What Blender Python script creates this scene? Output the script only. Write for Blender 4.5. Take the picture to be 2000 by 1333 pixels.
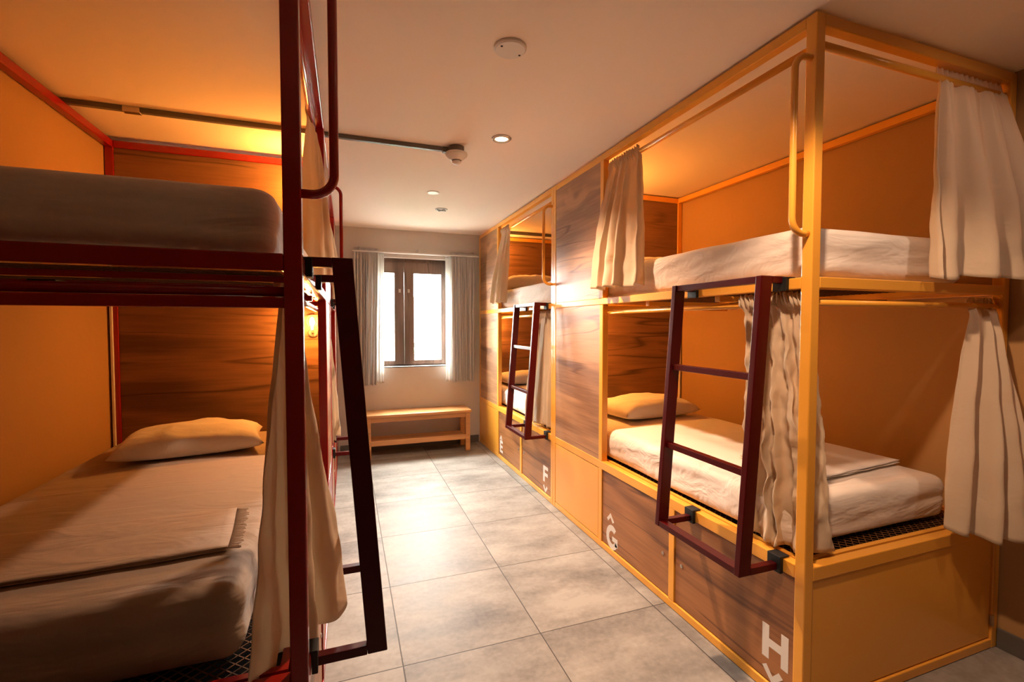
import bpy, bmesh, math, random
from mathutils import Vector, Matrix, noise
for o in list(bpy.data.objects): bpy.data.objects.remove(o)
scene = bpy.context.scene
COL = scene.collection
random.seed(7)

# ------------------------------------------------------------------ camera
cam_d = bpy.data.cameras.new('camera'); cam = bpy.data.objects.new('camera', cam_d); COL.objects.link(cam)
cam_d.sensor_width = 36.0; cam_d.sensor_fit = 'HORIZONTAL'
cam_d.lens = 906.78 / 2000 * 36.0
cam_d.clip_start = 0.02
cam.location = (0, 0, 1.3951)
cam.rotation_euler = (math.pi/2 - 0.0349, 0, -0.3429)
scene.camera = cam

# ------------------------------------------------------------------ world + exposure
w = bpy.data.worlds.new('overcast_sky'); scene.world = w; w.use_nodes = True
wn = w.node_tree.nodes; wl = w.node_tree.links
bg = wn['Background']; bg.inputs[0].default_value = (1.0, 0.95, 0.88, 1); bg.inputs[1].default_value = 125.0
vs = scene.view_settings
vs.view_transform = 'Standard'; vs.look = 'None'; vs.gamma = 1.0; vs.use_curve_mapping = False
vs.exposure = 0.62
scene.display_settings.display_device = 'sRGB'

def light(name, typ, loc, energy, color, **kw):
    d = bpy.data.lights.new(name, typ); d.energy = energy; d.color = color
    for k, v in kw.items(): setattr(d, k, v)
    o = bpy.data.objects.new(name, d); o.location = loc; COL.objects.link(o)
    return o
WARM = (1.0, 0.63, 0.40)
DL = [(0.840, 2.53), (0.840, 0.77)]
for i, (x, y) in enumerate(DL):
    sp = light('downlight_beam', 'SPOT', (x, y, 2.425), (215, 72)[i], WARM, spot_size=math.radians((126, 88)[i]), spot_blend=(1.0, 0.5)[i], shadow_soft_size=0.035)
    if i == 1: sp.rotation_euler = (0, math.radians(-28), 0)
sp = light('added_side_beam', 'SPOT', (2.0, 0.25, 2.42), 10, (1.0, 0.72, 0.56), spot_size=math.radians(104), spot_blend=0.5, shadow_soft_size=0.05)  # added unseen spot that brightens the end of the front right bunk
sp.rotation_euler = Vector((.2, .9, -1.0)).to_track_quat('-Z', 'Y').to_euler()
portal = light('window_portal', 'AREA', (0.72, 5.52, 1.54), 1, (1, 1, 1), shape='RECTANGLE', size=0.84, size_y=1.26)
portal.data.cycles.is_portal = True; portal.rotation_euler = (-math.pi/2, 0, 0)

# ------------------------------------------------------------------ measures
H = 2.45
XL, XR = -0.095, 1.487            # front planes of the left and right bunks
XWL, XWR = -1.255, 2.645          # side walls
YB, YF = 5.32, -1.2               # window wall, wall behind the camera
Y0R, LR = 1.146, 2.085
Y0L, LL = 1.19, 2.063

# ------------------------------------------------------------------ materials
def M(name, color, rough=0.5, metal=0.0, spec=0.5, bump=0.0, bscale=40, var=0.0, coat=0.0):
    m = bpy.data.materials.new(name); m.use_nodes = True
    nt = m.node_tree; b = nt.nodes['Principled BSDF']
    b.inputs['Base Color'].default_value = (*color, 1); b.inputs['Roughness'].default_value = rough
    b.inputs['Metallic'].default_value = metal; b.inputs['Specular IOR Level'].default_value = spec
    b.inputs['Coat Weight'].default_value = coat
    if bump or var:
        tc = nt.nodes.new('ShaderNodeTexCoord'); nz = nt.nodes.new('ShaderNodeTexNoise')
        nz.inputs['Scale'].default_value = bscale; nz.inputs['Detail'].default_value = 5
        nt.links.new(tc.outputs['Object'], nz.inputs['Vector'])
        if bump:
            bp = nt.nodes.new('ShaderNodeBump'); bp.inputs['Strength'].default_value = bump; bp.inputs['Distance'].default_value = 0.004
            nt.links.new(nz.outputs['Fac'], bp.inputs['Height']); nt.links.new(bp.outputs['Normal'], b.inputs['Normal'])
        if var:
            n2 = nt.nodes.new('ShaderNodeTexNoise'); n2.inputs['Scale'].default_value = 2.2; n2.inputs['Detail'].default_value = 4
            nt.links.new(tc.outputs['Object'], n2.inputs['Vector'])
            mx = nt.nodes.new('ShaderNodeMix'); mx.data_type = 'RGBA'
            mx.inputs[6].default_value = (*[c*(1-var) for c in color], 1); mx.inputs[7].default_value = (*[min(1, c*(1+var)) for c in color], 1)
            nt.links.new(n2.outputs['Fac'], mx.inputs[0]); nt.links.new(mx.outputs[2], b.inputs['Base Color'])
    return m

def fabric(name, color, transl=0.35, wrinkle=0.0, wscale=(6, 6, 6), weave=True):
    m = bpy.data.materials.new(name); m.use_nodes = True
    nt = m.node_tree; b = nt.nodes['Principled BSDF']; out = nt.nodes['Material Output']
    b.inputs['Base Color'].default_value = (*color, 1); b.inputs['Roughness'].default_value = 0.85
    b.inputs['Specular IOR Level'].default_value = 0.2; b.inputs['Sheen Weight'].default_value = 0.15
    tc = nt.nodes.new('ShaderNodeTexCoord')
    nz = nt.nodes.new('ShaderNodeTexNoise'); nz.inputs['Scale'].default_value = 260; nz.inputs['Detail'].default_value = 2
    nt.links.new(tc.outputs['Object'], nz.inputs['Vector'])
    bp = nt.nodes.new('ShaderNodeBump'); bp.inputs['Strength'].default_value = 0.25; bp.inputs['Distance'].default_value = 0.001
    nt.links.new(nz.outputs['Fac'], bp.inputs['Height'])
    last = bp
    if wrinkle:
        mp = nt.nodes.new('ShaderNodeMapping'); mp.inputs['Scale'].default_value = wscale; mp.inputs['Rotation'].default_value = (0.5, 0.35, 0.3)
        nt.links.new(tc.outputs['Object'], mp.inputs['Vector'])
        n3 = nt.nodes.new('ShaderNodeTexNoise'); n3.inputs['Scale'].default_value = 1.0; n3.inputs['Detail'].default_value = 3; n3.inputs['Distortion'].default_value = 0.6
        nt.links.new(mp.outputs[0], n3.inputs['Vector'])
        b3 = nt.nodes.new('ShaderNodeBump'); b3.inputs['Strength'].default_value = wrinkle; b3.inputs['Distance'].default_value = 0.03
        nt.links.new(n3.outputs['Fac'], b3.inputs['Height']); nt.links.new(bp.outputs['Normal'], b3.inputs['Normal']); last = b3
    nt.links.new(last.outputs['Normal'], b.inputs['Normal'])
    if transl:
        t = nt.nodes.new('ShaderNodeBsdfTranslucent'); t.inputs['Color'].default_value = (*color, 1)
        nt.links.new(last.outputs['Normal'], t.inputs['Normal'])
        mx = nt.nodes.new('ShaderNodeMixShader'); mx.inputs[0].default_value = transl
        nt.links.new(b.outputs[0], mx.inputs[1]); nt.links.new(t.outputs[0], mx.inputs[2]); nt.links.new(mx.outputs[0], out.inputs['Surface'])
    return m

def wood(name, axis, light_c=(0.45, 0.29, 0.17), dark_c=(0.13, 0.06, 0.03), seed=0.0, rough=0.42):
    """oak laminate; grain runs along axis (0=x, 1=y, 2=z)"""
    m = bpy.data.materials.new(name); m.use_nodes = True
    nt = m.node_tree; N = nt.nodes; L = nt.links; b = N['Principled BSDF']; b.inputs['Roughness'].default_value = rough
    tc = N.new('ShaderNodeTexCoord')
    mp = N.new('ShaderNodeMapping'); sc = [5.0, 5.0, 5.0]; sc[axis] = 0.5; mp.inputs['Scale'].default_value = sc; mp.inputs['Location'].default_value = (seed, seed*0.7, seed*1.3)
    L.new(tc.outputs['Object'], mp.inputs['Vector'])
    # knots: bend the grain
    mk = N.new('ShaderNodeMapping'); sk = [2.6, 2.6, 2.6]; sk[axis] = 1.5; mk.inputs['Scale'].default_value = sk; mk.inputs['Location'].default_value = (seed*2, seed, seed)
    L.new(tc.outputs['Object'], mk.inputs['Vector'])
    vo = N.new('ShaderNodeTexVoronoi'); vo.inputs['Scale'].default_value = 1.0; L.new(mk.outputs[0], vo.inputs['Vector'])
    kr = N.new('ShaderNodeMapRange'); kr.inputs['From Min'].default_value = 0.0; kr.inputs['From Max'].default_value = 0.28; kr.inputs['To Min'].default_value = 1.0; kr.inputs['To Max'].default_value = 0.0
    L.new(vo.outputs['Distance'], kr.inputs['Value'])
    n1 = N.new('ShaderNodeTexNoise'); n1.inputs['Scale'].default_value = 1.0; n1.inputs['Detail'].default_value = 3; n1.inputs['Distortion'].default_value = 0.4
    add = N.new('ShaderNodeVectorMath'); add.operation = 'ADD'
    cmb = N.new('ShaderNodeCombineXYZ')
    km = N.new('ShaderNodeMath'); km.operation = 'MULTIPLY'; km.inputs[1].default_value = 0.3; L.new(kr.outputs[0], km.inputs[0])
    for i in range(3):
        if i != axis: L.new(km.outputs[0], cmb.inputs[i])
    L.new(mp.outputs[0], add.inputs[0]); L.new(cmb.outputs[0], add.inputs[1]); L.new(add.outputs[0], n1.inputs['Vector'])
    # fine fibre
    mf = N.new('ShaderNodeMapping'); sf = [90.0]*3; sf[axis] = 4.0; mf.inputs['Scale'].default_value = sf
    L.new(tc.outputs['Object'], mf.inputs['Vector'])
    nf = N.new('ShaderNodeTexNoise'); nf.inputs['Scale'].default_value = 1.0; nf.inputs['Detail'].default_value = 3; L.new(mf.outputs[0], nf.inputs['Vector'])
    # growth lines
    mu = N.new('ShaderNodeMath'); mu.operation = 'MULTIPLY'; mu.inputs[1].default_value = 26; L.new(n1.outputs['Fac'], mu.inputs[0])
    si = N.new('ShaderNodeMath'); si.operation = 'SINE'; L.new(mu.outputs[0], si.inputs[0])
    r1 = N.new('ShaderNodeMapRange'); r1.inputs['From Min'].default_value = -1; r1.inputs['From Max'].default_value = 1; r1.inputs['To Min'].default_value = -0.13; r1.inputs['To Max'].default_value = 0.12
    L.new(si.outputs[0], r1.inputs['Value'])
    s1 = N.new('ShaderNodeMath'); s1.operation = 'ADD'; L.new(n1.outputs['Fac'], s1.inputs[0]); L.new(r1.outputs[0], s1.inputs[1])
    s2 = N.new('ShaderNodeMath'); s2.operation = 'MULTIPLY_ADD'; s2.inputs[1].default_value = 0.45; L.new(nf.outputs['Fac'], s2.inputs[0]); L.new(s1.outputs[0], s2.inputs[2])
    cr = N.new('ShaderNodeValToRGB'); e = cr.color_ramp.elements
    e[0].position = 0.50; e[0].color = (*[dark_c[i]*0.65 + light_c[i]*0.35 for i in range(3)], 1); e[1].position = 0.92; e[1].color = (*light_c, 1)
    L.new(s2.outputs[0], cr.inputs['Fac'])
    # dark cracks along the grain
    mc = N.new('ShaderNodeMapping'); s_ = [4.2]*3; s_[axis] = 0.30; mc.inputs['Scale'].default_value = s_; mc.inputs['Location'].default_value = (seed*3+1, seed+2, seed*2)
    L.new(tc.outputs['Object'], mc.inputs['Vector'])
    nc = N.new('ShaderNodeTexNoise'); nc.inputs['Scale'].default_value = 1.0; nc.inputs['Detail'].default_value = 3; nc.inputs['Roughness'].default_value = 0.45; nc.inputs['Distortion'].default_value = 0.25; L.new(mc.outputs[0], nc.inputs['Vector'])
    sb = N.new('ShaderNodeMath'); sb.operation = 'SUBTRACT'; sb.inputs[1].default_value = 0.53; L.new(nc.outputs['Fac'], sb.inputs[0])
    ab = N.new('ShaderNodeMath'); ab.operation = 'ABSOLUTE'; L.new(sb.outputs[0], ab.inputs[0])
    rc = N.new('ShaderNodeMapRange'); rc.inputs['From Min'].default_value = 0.0; rc.inputs['From Max'].default_value = 0.013; rc.inputs['To Min'].default_value = 0.85; rc.inputs['To Max'].default_value = 0.0
    L.new(ab.outputs[0], rc.inputs['Value'])
    # break the cracks up with a second noise
    nb = N.new('ShaderNodeTexNoise'); nb.inputs['Scale'].default_value = 2.3; L.new(tc.outputs['Object'], nb.inputs['Vector'])
    rb = N.new('ShaderNodeMapRange'); rb.inputs['From Min'].default_value = 0.34; rb.inputs['From Max'].default_value = 0.48; L.new(nb.outputs['Fac'], rb.inputs['Value'])
    mm = N.new('ShaderNodeMath'); mm.operation = 'MULTIPLY'; L.new(rc.outputs[0], mm.inputs[0]); L.new(rb.outputs[0], mm.inputs[1])
    kk = N.new('ShaderNodeMapRange'); kk.inputs['From Min'].default_value = 0.0; kk.inputs['From Max'].default_value = 0.10; kk.inputs['To Min'].default_value = 0.8; kk.inputs['To Max'].default_value = 0.0
    L.new(vo.outputs['Distance'], kk.inputs['Value'])
    mxx = N.new('ShaderNodeMath'); mxx.operation = 'MAXIMUM'; L.new(mm.outputs[0], mxx.inputs[0]); L.new(kk.outputs[0], mxx.inputs[1])
    mx = N.new('ShaderNodeMix'); mx.data_type = 'RGBA'; L.new(mxx.outputs[0], mx.inputs[0]); L.new(cr.outputs[0], mx.inputs[6]); mx.inputs[7].default_value = (*dark_c, 1)
    L.new(mx.outputs[2], b.inputs['Base Color'])
    bp = N.new('ShaderNodeBump'); bp.inputs['Strength'].default_value = 0.12; bp.inputs['Distance'].default_value = 0.002
    L.new(nf.outputs['Fac'], bp.inputs['Height']); L.new(bp.outputs[0], b.inputs['Normal'])
    return m

def floor_mat():
    m = bpy.data.materials.new('concrete_tile'); m.use_nodes = True
    nt = m.node_tree; N = nt.nodes; L = nt.links; b = N['Principled BSDF']
    tc = N.new('ShaderNodeTexCoord'); sp = N.new('ShaderNodeSeparateXYZ'); L.new(tc.outputs['Object'], sp.inputs[0])
    T = 0.6084; masks = []; cells = []
    for i, off in ((0, 0.2032), (1, 0.6732)):
        a = N.new('ShaderNodeMath'); a.operation = 'SUBTRACT'; a.inputs[1].default_value = off - 20*T; L.new(sp.outputs[i], a.inputs[0])
        d = N.new('ShaderNodeMath'); d.operation = 'DIVIDE'; d.inputs[1].default_value = T; L.new(a.outputs[0], d.inputs[0])
        fl = N.new('ShaderNodeMath'); fl.operation = 'FLOOR'; L.new(d.outputs[0], fl.inputs[0]); cells.append(fl)
        fr = N.new('ShaderNodeMath'); fr.operation = 'FRACT'; L.new(d.outputs[0], fr.inputs[0])
        pp = N.new('ShaderNodeMath'); pp.operation = 'PINGPONG'; pp.inputs[1].default_value = 0.5; L.new(fr.outputs[0], pp.inputs[0])
        lt = N.new('ShaderNodeMapRange'); lt.inputs['From Min'].default_value = 0.0022; lt.inputs['From Max'].default_value = 0.0048; lt.inputs['To Min'].default_value = 1; lt.inputs['To Max'].default_value = 0
        L.new(pp.outputs[0], lt.inputs['Value']); masks.append(lt)
    mx = N.new('ShaderNodeMath'); mx.operation = 'MAXIMUM'; L.new(masks[0].outputs[0], mx.inputs[0]); L.new(masks[1].outputs[0], mx.inputs[1])
    cv = N.new('ShaderNodeCombineXYZ'); L.new(cells[0].outputs[0], cv.inputs[0]); L.new(cells[1].outputs[0], cv.inputs[1])
    wnz = N.new('ShaderNodeTexWhiteNoise'); L.new(cv.outputs[0], wnz.inputs['Vector'])
    ofs = N.new('ShaderNodeVectorMath'); ofs.operation = 'MULTIPLY_ADD'; ofs.inputs[1].default_value = (7, 7, 7)
    L.new(wnz.outputs['Color'], ofs.inputs[0]); L.new(tc.outputs['Object'], ofs.inputs[2])
    st = N.new('ShaderNodeMapping'); st.inputs['Scale'].default_value = (1.0, 2.0, 1.0); L.new(ofs.outputs[0], st.inputs['Vector'])
    n1 = N.new('ShaderNodeTexNoise'); n1.inputs['Scale'].default_value = 2.2; n1.inputs['Detail'].default_value = 7; n1.inputs['Roughness'].default_value = 0.62; L.new(st.outputs[0], n1.inputs['Vector'])
    n2 = N.new('ShaderNodeTexNoise'); n2.inputs['Scale'].default_value = 45; n2.inputs['Detail'].default_value = 4; L.new(ofs.outputs[0], n2.inputs['Vector'])
    s = N.new('ShaderNodeMath'); s.operation = 'MULTIPLY_ADD'; s.inputs[1].default_value = 0.22; L.new(n2.outputs['Fac'], s.inputs[0]); L.new(n1.outputs['Fac'], s.inputs[2])
    s3 = N.new('ShaderNodeMath'); s3.operation = 'MULTIPLY_ADD'; s3.inputs[1].default_value = 0.06; L.new(wnz.outputs['Value'], s3.inputs[0]); L.new(s.outputs[0], s3.inputs[2])
    cr = N.new('ShaderNodeValToRGB'); e = cr.color_ramp.elements
    e[0].position = 0.38; e[0].color = (0.12, 0.105, 0.095, 1); e[1].position = 0.80; e[1].color = (0.34, 0.315, 0.28, 1)
    L.new(s3.outputs[0], cr.inputs['Fac'])
    mc = N.new('ShaderNodeMix'); mc.data_type = 'RGBA'; L.new(mx.outputs[0], mc.inputs[0]); L.new(cr.outputs[0], mc.inputs[6]); mc.inputs[7].default_value = (0.055, 0.047, 0.04, 1)
    L.new(mc.outputs[2], b.inputs['Base Color'])
    rr = N.new('ShaderNodeMapRange'); rr.inputs['To Min'].default_value = 0.40; rr.inputs['To Max'].default_value = 0.62; L.new(n1.outputs['Fac'], rr.inputs['Value'])
    L.new(rr.outputs[0], b.inputs['Roughness']); b.inputs['Specular IOR Level'].default_value = 0.12
    inv = N.new('ShaderNodeMath'); inv.operation = 'SUBTRACT'; inv.inputs[0].default_value = 1; L.new(mx.outputs[0], inv.inputs[1])
    bp = N.new('ShaderNodeBump'); bp.inputs['Strength'].default_value = 0.5; bp.inputs['Distance'].default_value = 0.002; L.new(inv.outputs[0], bp.inputs['Height'])
    L.new(bp.outputs[0], b.inputs['Normal'])
    return m

mt = dict(
    wall=M('plaster_wall', (0.62, 0.56, 0.50), 0.85, bump=0.25, bscale=25, var=0.06),
    ceil=M('painted_ceiling', (0.92, 0.82, 0.72), 0.8, bump=0.2, bscale=30),
    floor=floor_mat(),
    ochre=M('ochre_wall', (0.42, 0.24, 0.09), 0.85, bump=0.25, bscale=25, var=0.06),
    brown=M('dark_brown_wall', (0.10, 0.06, 0.04), 0.8),  # unseen wall, toned dark to cut bounced light
    base=M('grey_baseboard', (0.12, 0.11, 0.10), 0.45),
    yellow=M('saffron_paint', (0.84, 0.39, 0.05), 0.28, coat=0.15, bump=0.05, bscale=300),
    red=M('red_paint', (0.30, 0.007, 0.003), 0.25, coat=0.15, bump=0.05, bscale=300),
    maroon=M('maroon_paint', (0.060, 0.001, 0.002), 0.35, spec=0.25, coat=0.05),
    black=M('black_rubber', (0.004, 0.004, 0.004), 0.6),
    steel=M('brushed_steel', (0.5, 0.48, 0.45), 0.35, metal=1.0),
    white=M('white_plastic', (0.78, 0.76, 0.73), 0.4),
    letter=M('white_letter_paint', (0.72, 0.68, 0.62), 0.5),
    mesh=M('dark_mesh_steel', (0.14, 0.06, 0.02), 0.5, spec=0.3),
    grey=M('grey_conduit', (0.16, 0.15, 0.14), 0.5, metal=0.3),
    woodx=wood('oak_laminate_across', 0, light_c=(0.24, 0.115, 0.05), dark_c=(0.045, 0.018, 0.008), seed=3.1),
    woodx2=wood('oak_laminate_headboard', 0, light_c=(0.24, 0.115, 0.05), dark_c=(0.045, 0.018, 0.008), seed=8.4),
    woody=wood('oak_laminate_front', 1, light_c=(0.48, 0.255, 0.12), dark_c=(0.12, 0.045, 0.02), seed=1.7),
    woody2=wood('oak_laminate_locker', 1, light_c=(0.38, 0.16, 0.055), dark_c=(0.09, 0.03, 0.012), seed=5.2),
    bench=wood('pine_bench', 0, light_c=(0.62, 0.31, 0.11), dark_c=(0.35, 0.14, 0.04), seed=2.2, rough=0.4),
    frame=wood('brown_window_wood', 2, light_c=(0.17, 0.10, 0.07), dark_c=(0.05, 0.03, 0.02), seed=4.0),
    sheet_shaded=fabric('shaded_fitted_sheet', (0.38, 0.29, 0.22), 0.0, wrinkle=0.7, wscale=(3, 7, 11)),  # darker copy of the white sheet, foreground shade put into its colour
    folded_shaded=fabric('shaded_folded_sheet', (0.42, 0.31, 0.23), 0.0, wrinkle=0.6, wscale=(5, 9, 5)),  # folded sheet of the left bed, darkened to carry the foreground shade
    locker_shade=M('painted_locker_shade', (0.008, 0.006, 0.005), 0.9, spec=0.05),  # near-black colour that paints the shade beneath the decks
    sheet=fabric('white_fitted_sheet', (0.76, 0.69, 0.62), 0.0, wrinkle=0.55, wscale=(3, 7, 11)),
    pillow=fabric('white_pillowcase', (0.76, 0.70, 0.62), 0.0, wrinkle=0.35, wscale=(7, 9, 7)),
    blanket=fabric('folded_top_sheet', (0.72, 0.68, 0.64), 0.0, wrinkle=0.2, wscale=(4, 9, 4)),
    curtain=fabric('cream_linen_curtain', (0.80, 0.67, 0.50), 0.40, wrinkle=0.25, wscale=(5, 5, 7)),
    drape=fabric('grey_window_drape', (0.64, 0.61, 0.58), 0.25),
    sheer=fabric('white_sheer', (0.92, 0.92, 0.90), 0.55),
    leaf=M('green_leaf', (0.10, 0.30, 0.20), 0.6),
    outwall=M('white_render', (0.80, 0.80, 0.78), 0.8),
    grille=M('grey_grille', (0.30, 0.30, 0.30), 0.5),
)
def glass():
    m = bpy.data.materials.new('window_glass'); m.use_nodes = True; nt = m.node_tree
    b = nt.nodes['Principled BSDF']; b.inputs['Base Color'].default_value = (1, 1, 1, 1); b.inputs['Roughness'].default_value = 0.0
    t = nt.nodes.new('ShaderNodeBsdfTransparent'); t.inputs[0].default_value = (0.96, 0.98, 0.98, 1); mx = nt.nodes.new('ShaderNodeMixShader')
    g = nt.nodes.new('ShaderNodeBsdfGlossy'); g.inputs['Roughness'].default_value = 0.02; mx.inputs[0].default_value = 0.06
    nt.links.new(t.outputs[0], mx.inputs[1]); nt.links.new(g.outputs[0], mx.inputs[2]); nt.links.new(mx.outputs[0], nt.nodes['Material Output'].inputs[0])
    return m
mt['glass'] = glass()
def emit(name, color, strength):
    m = bpy.data.materials.new(name); m.use_nodes = True; b = m.node_tree.nodes['Principled BSDF']
    b.inputs['Base Color'].default_value = (*color, 1); b.inputs['Emission Color'].default_value = (*color, 1); b.inputs['Emission Strength'].default_value = strength
    return m
mt['bulb'] = emit('glowing_bulb', (1.0, 0.62, 0.25), 30)
mt['led'] = emit('downlight_lens', (1.0, 0.80, 0.50), 14)

# ------------------------------------------------------------------ helpers
def tag(o, label=None, cat=None, group=None, kind=None):
    if label: o['label'] = label
    if cat: o['category'] = cat
    if group: o['group'] = group
    if kind: o['kind'] = kind
    return o
def thing(name, loc, label, cat, group=None):
    o = bpy.data.objects.new(name, None); o.empty_display_size = 0.1; o.location = loc; COL.objects.link(o)
    return tag(o, label, cat, group)
def world_off(p):
    v = Vector((0, 0, 0))
    while p is not None: v += p.location; p = p.parent
    return v
def obj(name, bm, mat, parent=None, bevel=0.0, smooth=False, origin=None, seg=2):
    """bm holds world coordinates; the object's origin goes to the parent's origin (or to `origin`)"""
    off = world_off(parent) if parent is not None else Vector((0, 0, 0))
    o0 = Vector(origin) if origin is not None else off
    bmesh.ops.recalc_face_normals(bm, faces=bm.faces)
    bmesh.ops.translate(bm, vec=-o0, verts=bm.verts)
    me = bpy.data.meshes.new(name); bm.to_mesh(me); bm.free()
    if smooth:
        for p in me.polygons: p.use_smooth = True
    me.materials.append(mt[mat])
    o = bpy.data.objects.new(name, me); COL.objects.link(o)
    if parent is not None: o.parent = parent
    o.location = o0 - off
    if bevel:
        md = o.modifiers.new('bevel', 'BEVEL'); md.width = bevel; md.segments = seg; md.limit_method = 'ANGLE'; md.harden_normals = False
        for p in me.polygons: p.use_smooth = False
    return o
def B(*boxes):
    bm = bmesh.new()
    for b in boxes: addbox(bm, *b)
    return bm
def addbox(bm, x0, x1, y0, y1, z0, z1):
    if x0 > x1: x0, x1 = x1, x0
    if y0 > y1: y0, y1 = y1, y0
    v = [bm.verts.new((x, y, z)) for x in (x0, x1) for y in (y0, y1) for z in (z0, z1)]
    for f in ((0, 1, 3, 2), (4, 6, 7, 5), (0, 4, 5, 1), (2, 3, 7, 6), (0, 2, 6, 4), (1, 5, 7, 3)): bm.faces.new([v[i] for i in f])
def beam(bm, a, b, wx, wy, wz=None):
    """straight bar between a and b with section given by the two vectors wx, wy"""
    a, b, wx, wy = Vector(a), Vector(b), Vector(wx)/2, Vector(wy)/2
    v = [bm.verts.new(p + sx*wx + sy*wy) for p in (a, b) for sx in (-1, 1) for sy in (-1, 1)]
    for f in ((0, 1, 3, 2), (4, 6, 7, 5), (0, 4, 5, 1), (2, 3, 7, 6), (0, 2, 6, 4), (1, 5, 7, 3)): bm.faces.new([v[i] for i in f])
def tube(bm, pts, r, n=12, caps=True):
    pts = [Vector(p) for p in pts]; rings = []
    up = Vector((0.13, 0.21, 0.97)); 
    t0 = (pts[1]-pts[0]).normalized()
    u = t0.cross(up).normalized()
    for i, p in enumerate(pts):
        t = (pts[min(i+1, len(pts)-1)] - pts[max(i-1, 0)]).normalized()
        u = (u - t*u.dot(t)).normalized(); v = t.cross(u)
        rr = r[i] if isinstance(r, (list, tuple)) else r
        rings.append([bm.verts.new(p + (u*math.cos(a) + v*math.sin(a))*rr) for a in [2*math.pi*k/n for k in range(n)]])
    for a, b in zip(rings, rings[1:]):
        for k in range(n): bm.faces.new((a[k], a[(k+1) % n], b[(k+1) % n], b[k]))
    if caps: bm.faces.new(rings[0][::-1]); bm.faces.new(rings[-1])
def lathe(bm, c, prof, n=28, axis='z'):
    """prof = [(radius, height)] around c"""
    c = Vector(c); rings = []
    for r, h in prof:
        ring = []
        for k in range(n):
            a = 2*math.pi*k/n
            d = {'z': Vector((r*math.cos(a), r*math.sin(a), h)), 'x': Vector((h, r*math.cos(a), r*math.sin(a))), 'y': Vector((r*math.cos(a), h, r*math.sin(a)))}[axis]
            ring.append(bm.verts.new(c + d))
        rings.append(ring)
    for a, b in zip(rings, rings[1:]):
        for k in range(n): bm.faces.new((a[k], a[(k+1) % n], b[(k+1) % n], b[k]))
    bm.faces.new(rings[0][::-1]); bm.faces.new(rings[-1])
def arc(c, r, a0, a1, n, U, V):
    c, U, V = Vector(c), Vector(U), Vector(V)
    return [c + U*(r*math.cos(a0+(a1-a0)*i/n)) + V*(r*math.sin(a0+(a1-a0)*i/n)) for i in range(n+1)]

# ------------------------------------------------------------------ room shell
def struct(name, bm, mat, **kw):
    o = obj(name, bm, mat, **kw); o['kind'] = 'structure'; return o
struct('floor', B((XWL-.1, XWR+.1, YF-.1, YB+.1, -0.05, 0)), 'floor')
struct('ceiling', B((XWL-.1, XWR+.1, YF-.1, YB+.2, H, H+.08)), 'ceil')
struct('wall_left', B((XWL-.1, XWL, YF-.1, YB+.2, 0, H)), 'ochre')
struct('wall_right', B((XWR, XWR+.1, YF-.1, YB+.2, 0, H)), 'ochre')
struct('wall_front', B((XWL-.1, XWR+.1, YF-.1, YF, 0, H)), 'brown')
WX0, WX1, WZ0, WZ1, WT = 0.31, 1.125, 0.925, 2.145, 0.20
struct('wall_back', B((XWL, WX0, YB, YB+WT, 0, H), (WX1, XWR, YB, YB+WT, 0, H), (WX0, WX1, YB, YB+WT, 0, WZ0), (WX0, WX1, YB, YB+WT, WZ1, H)), 'wall')
struct('baseboard_back', B((XL+.02, 1.475, YB-.012, YB, 0, 0.085)), 'base', bevel=.002)
struct('baseboard_right', B((XWR-.012, XWR, YF, Y0R-.002, 0, 0.085)), 'base', bevel=.002)
struct('baseboard_left', B((XWL, XWL+.012, YF, Y0L-.002, 0, 0.085)), 'base', bevel=.002)

# window: brown double casement set back in the wall
win = bpy.data.objects.new('window_1', None); win.location = ((WX0+WX1)/2, YB+.12, WZ0); COL.objects.link(win); win['kind'] = 'structure'
fy0, fy1 = YB+.09, YB+.155
obj('window_frame', B((WX0, WX0+.035, fy0, fy1, WZ0, WZ1), (WX1-.035, WX1, fy0, fy1, WZ0, WZ1), (WX0, WX1, fy0, fy1, WZ1-.04, WZ1), (WX0, WX1, fy0, fy1, WZ0, WZ0+.02)), 'frame', win, bevel=.003)
mid = (WX0+WX1)/2 - .08
mid = 0.625
for a, b in ((WX0+.035, mid), (mid, WX1-.035)):
    st0 = .045 if a < mid-.1 else .11; st1 = .11 if a < mid-.1 else .045
    s = obj('casement', B((a, a+st0, fy0-.02, fy0+.03, WZ0+.02, WZ1-.04), (b-st1, b-.003, fy0-.02, fy0+.03, WZ0+.02, WZ1-.04), (a, b-.003, fy0-.018, fy0+.028, WZ1-.165, WZ1-.041), (a, b-.003, fy0-.018, fy0+.028, WZ0+.021, WZ0+.065)), 'frame', win, bevel=.004)
    obj('pane', B((a+st0-.005, b-st1+.005, fy0+.003, fy0+.009, WZ0+.06, WZ1-.16)), 'glass', s)
    hx = (b-.05) if a < mid-.1 else (a+.05)
    obj('latch_plate', B((hx-.012, hx+.012, fy0-.026, fy0-.02, 1.76, 1.80)), 'steel', s)
obj('window_sill', B((WX0-.0, WX1+.0, YB-.0, fy0, WZ0-.012, WZ0+.002)), 'outwall', win, bevel=.002)

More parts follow.
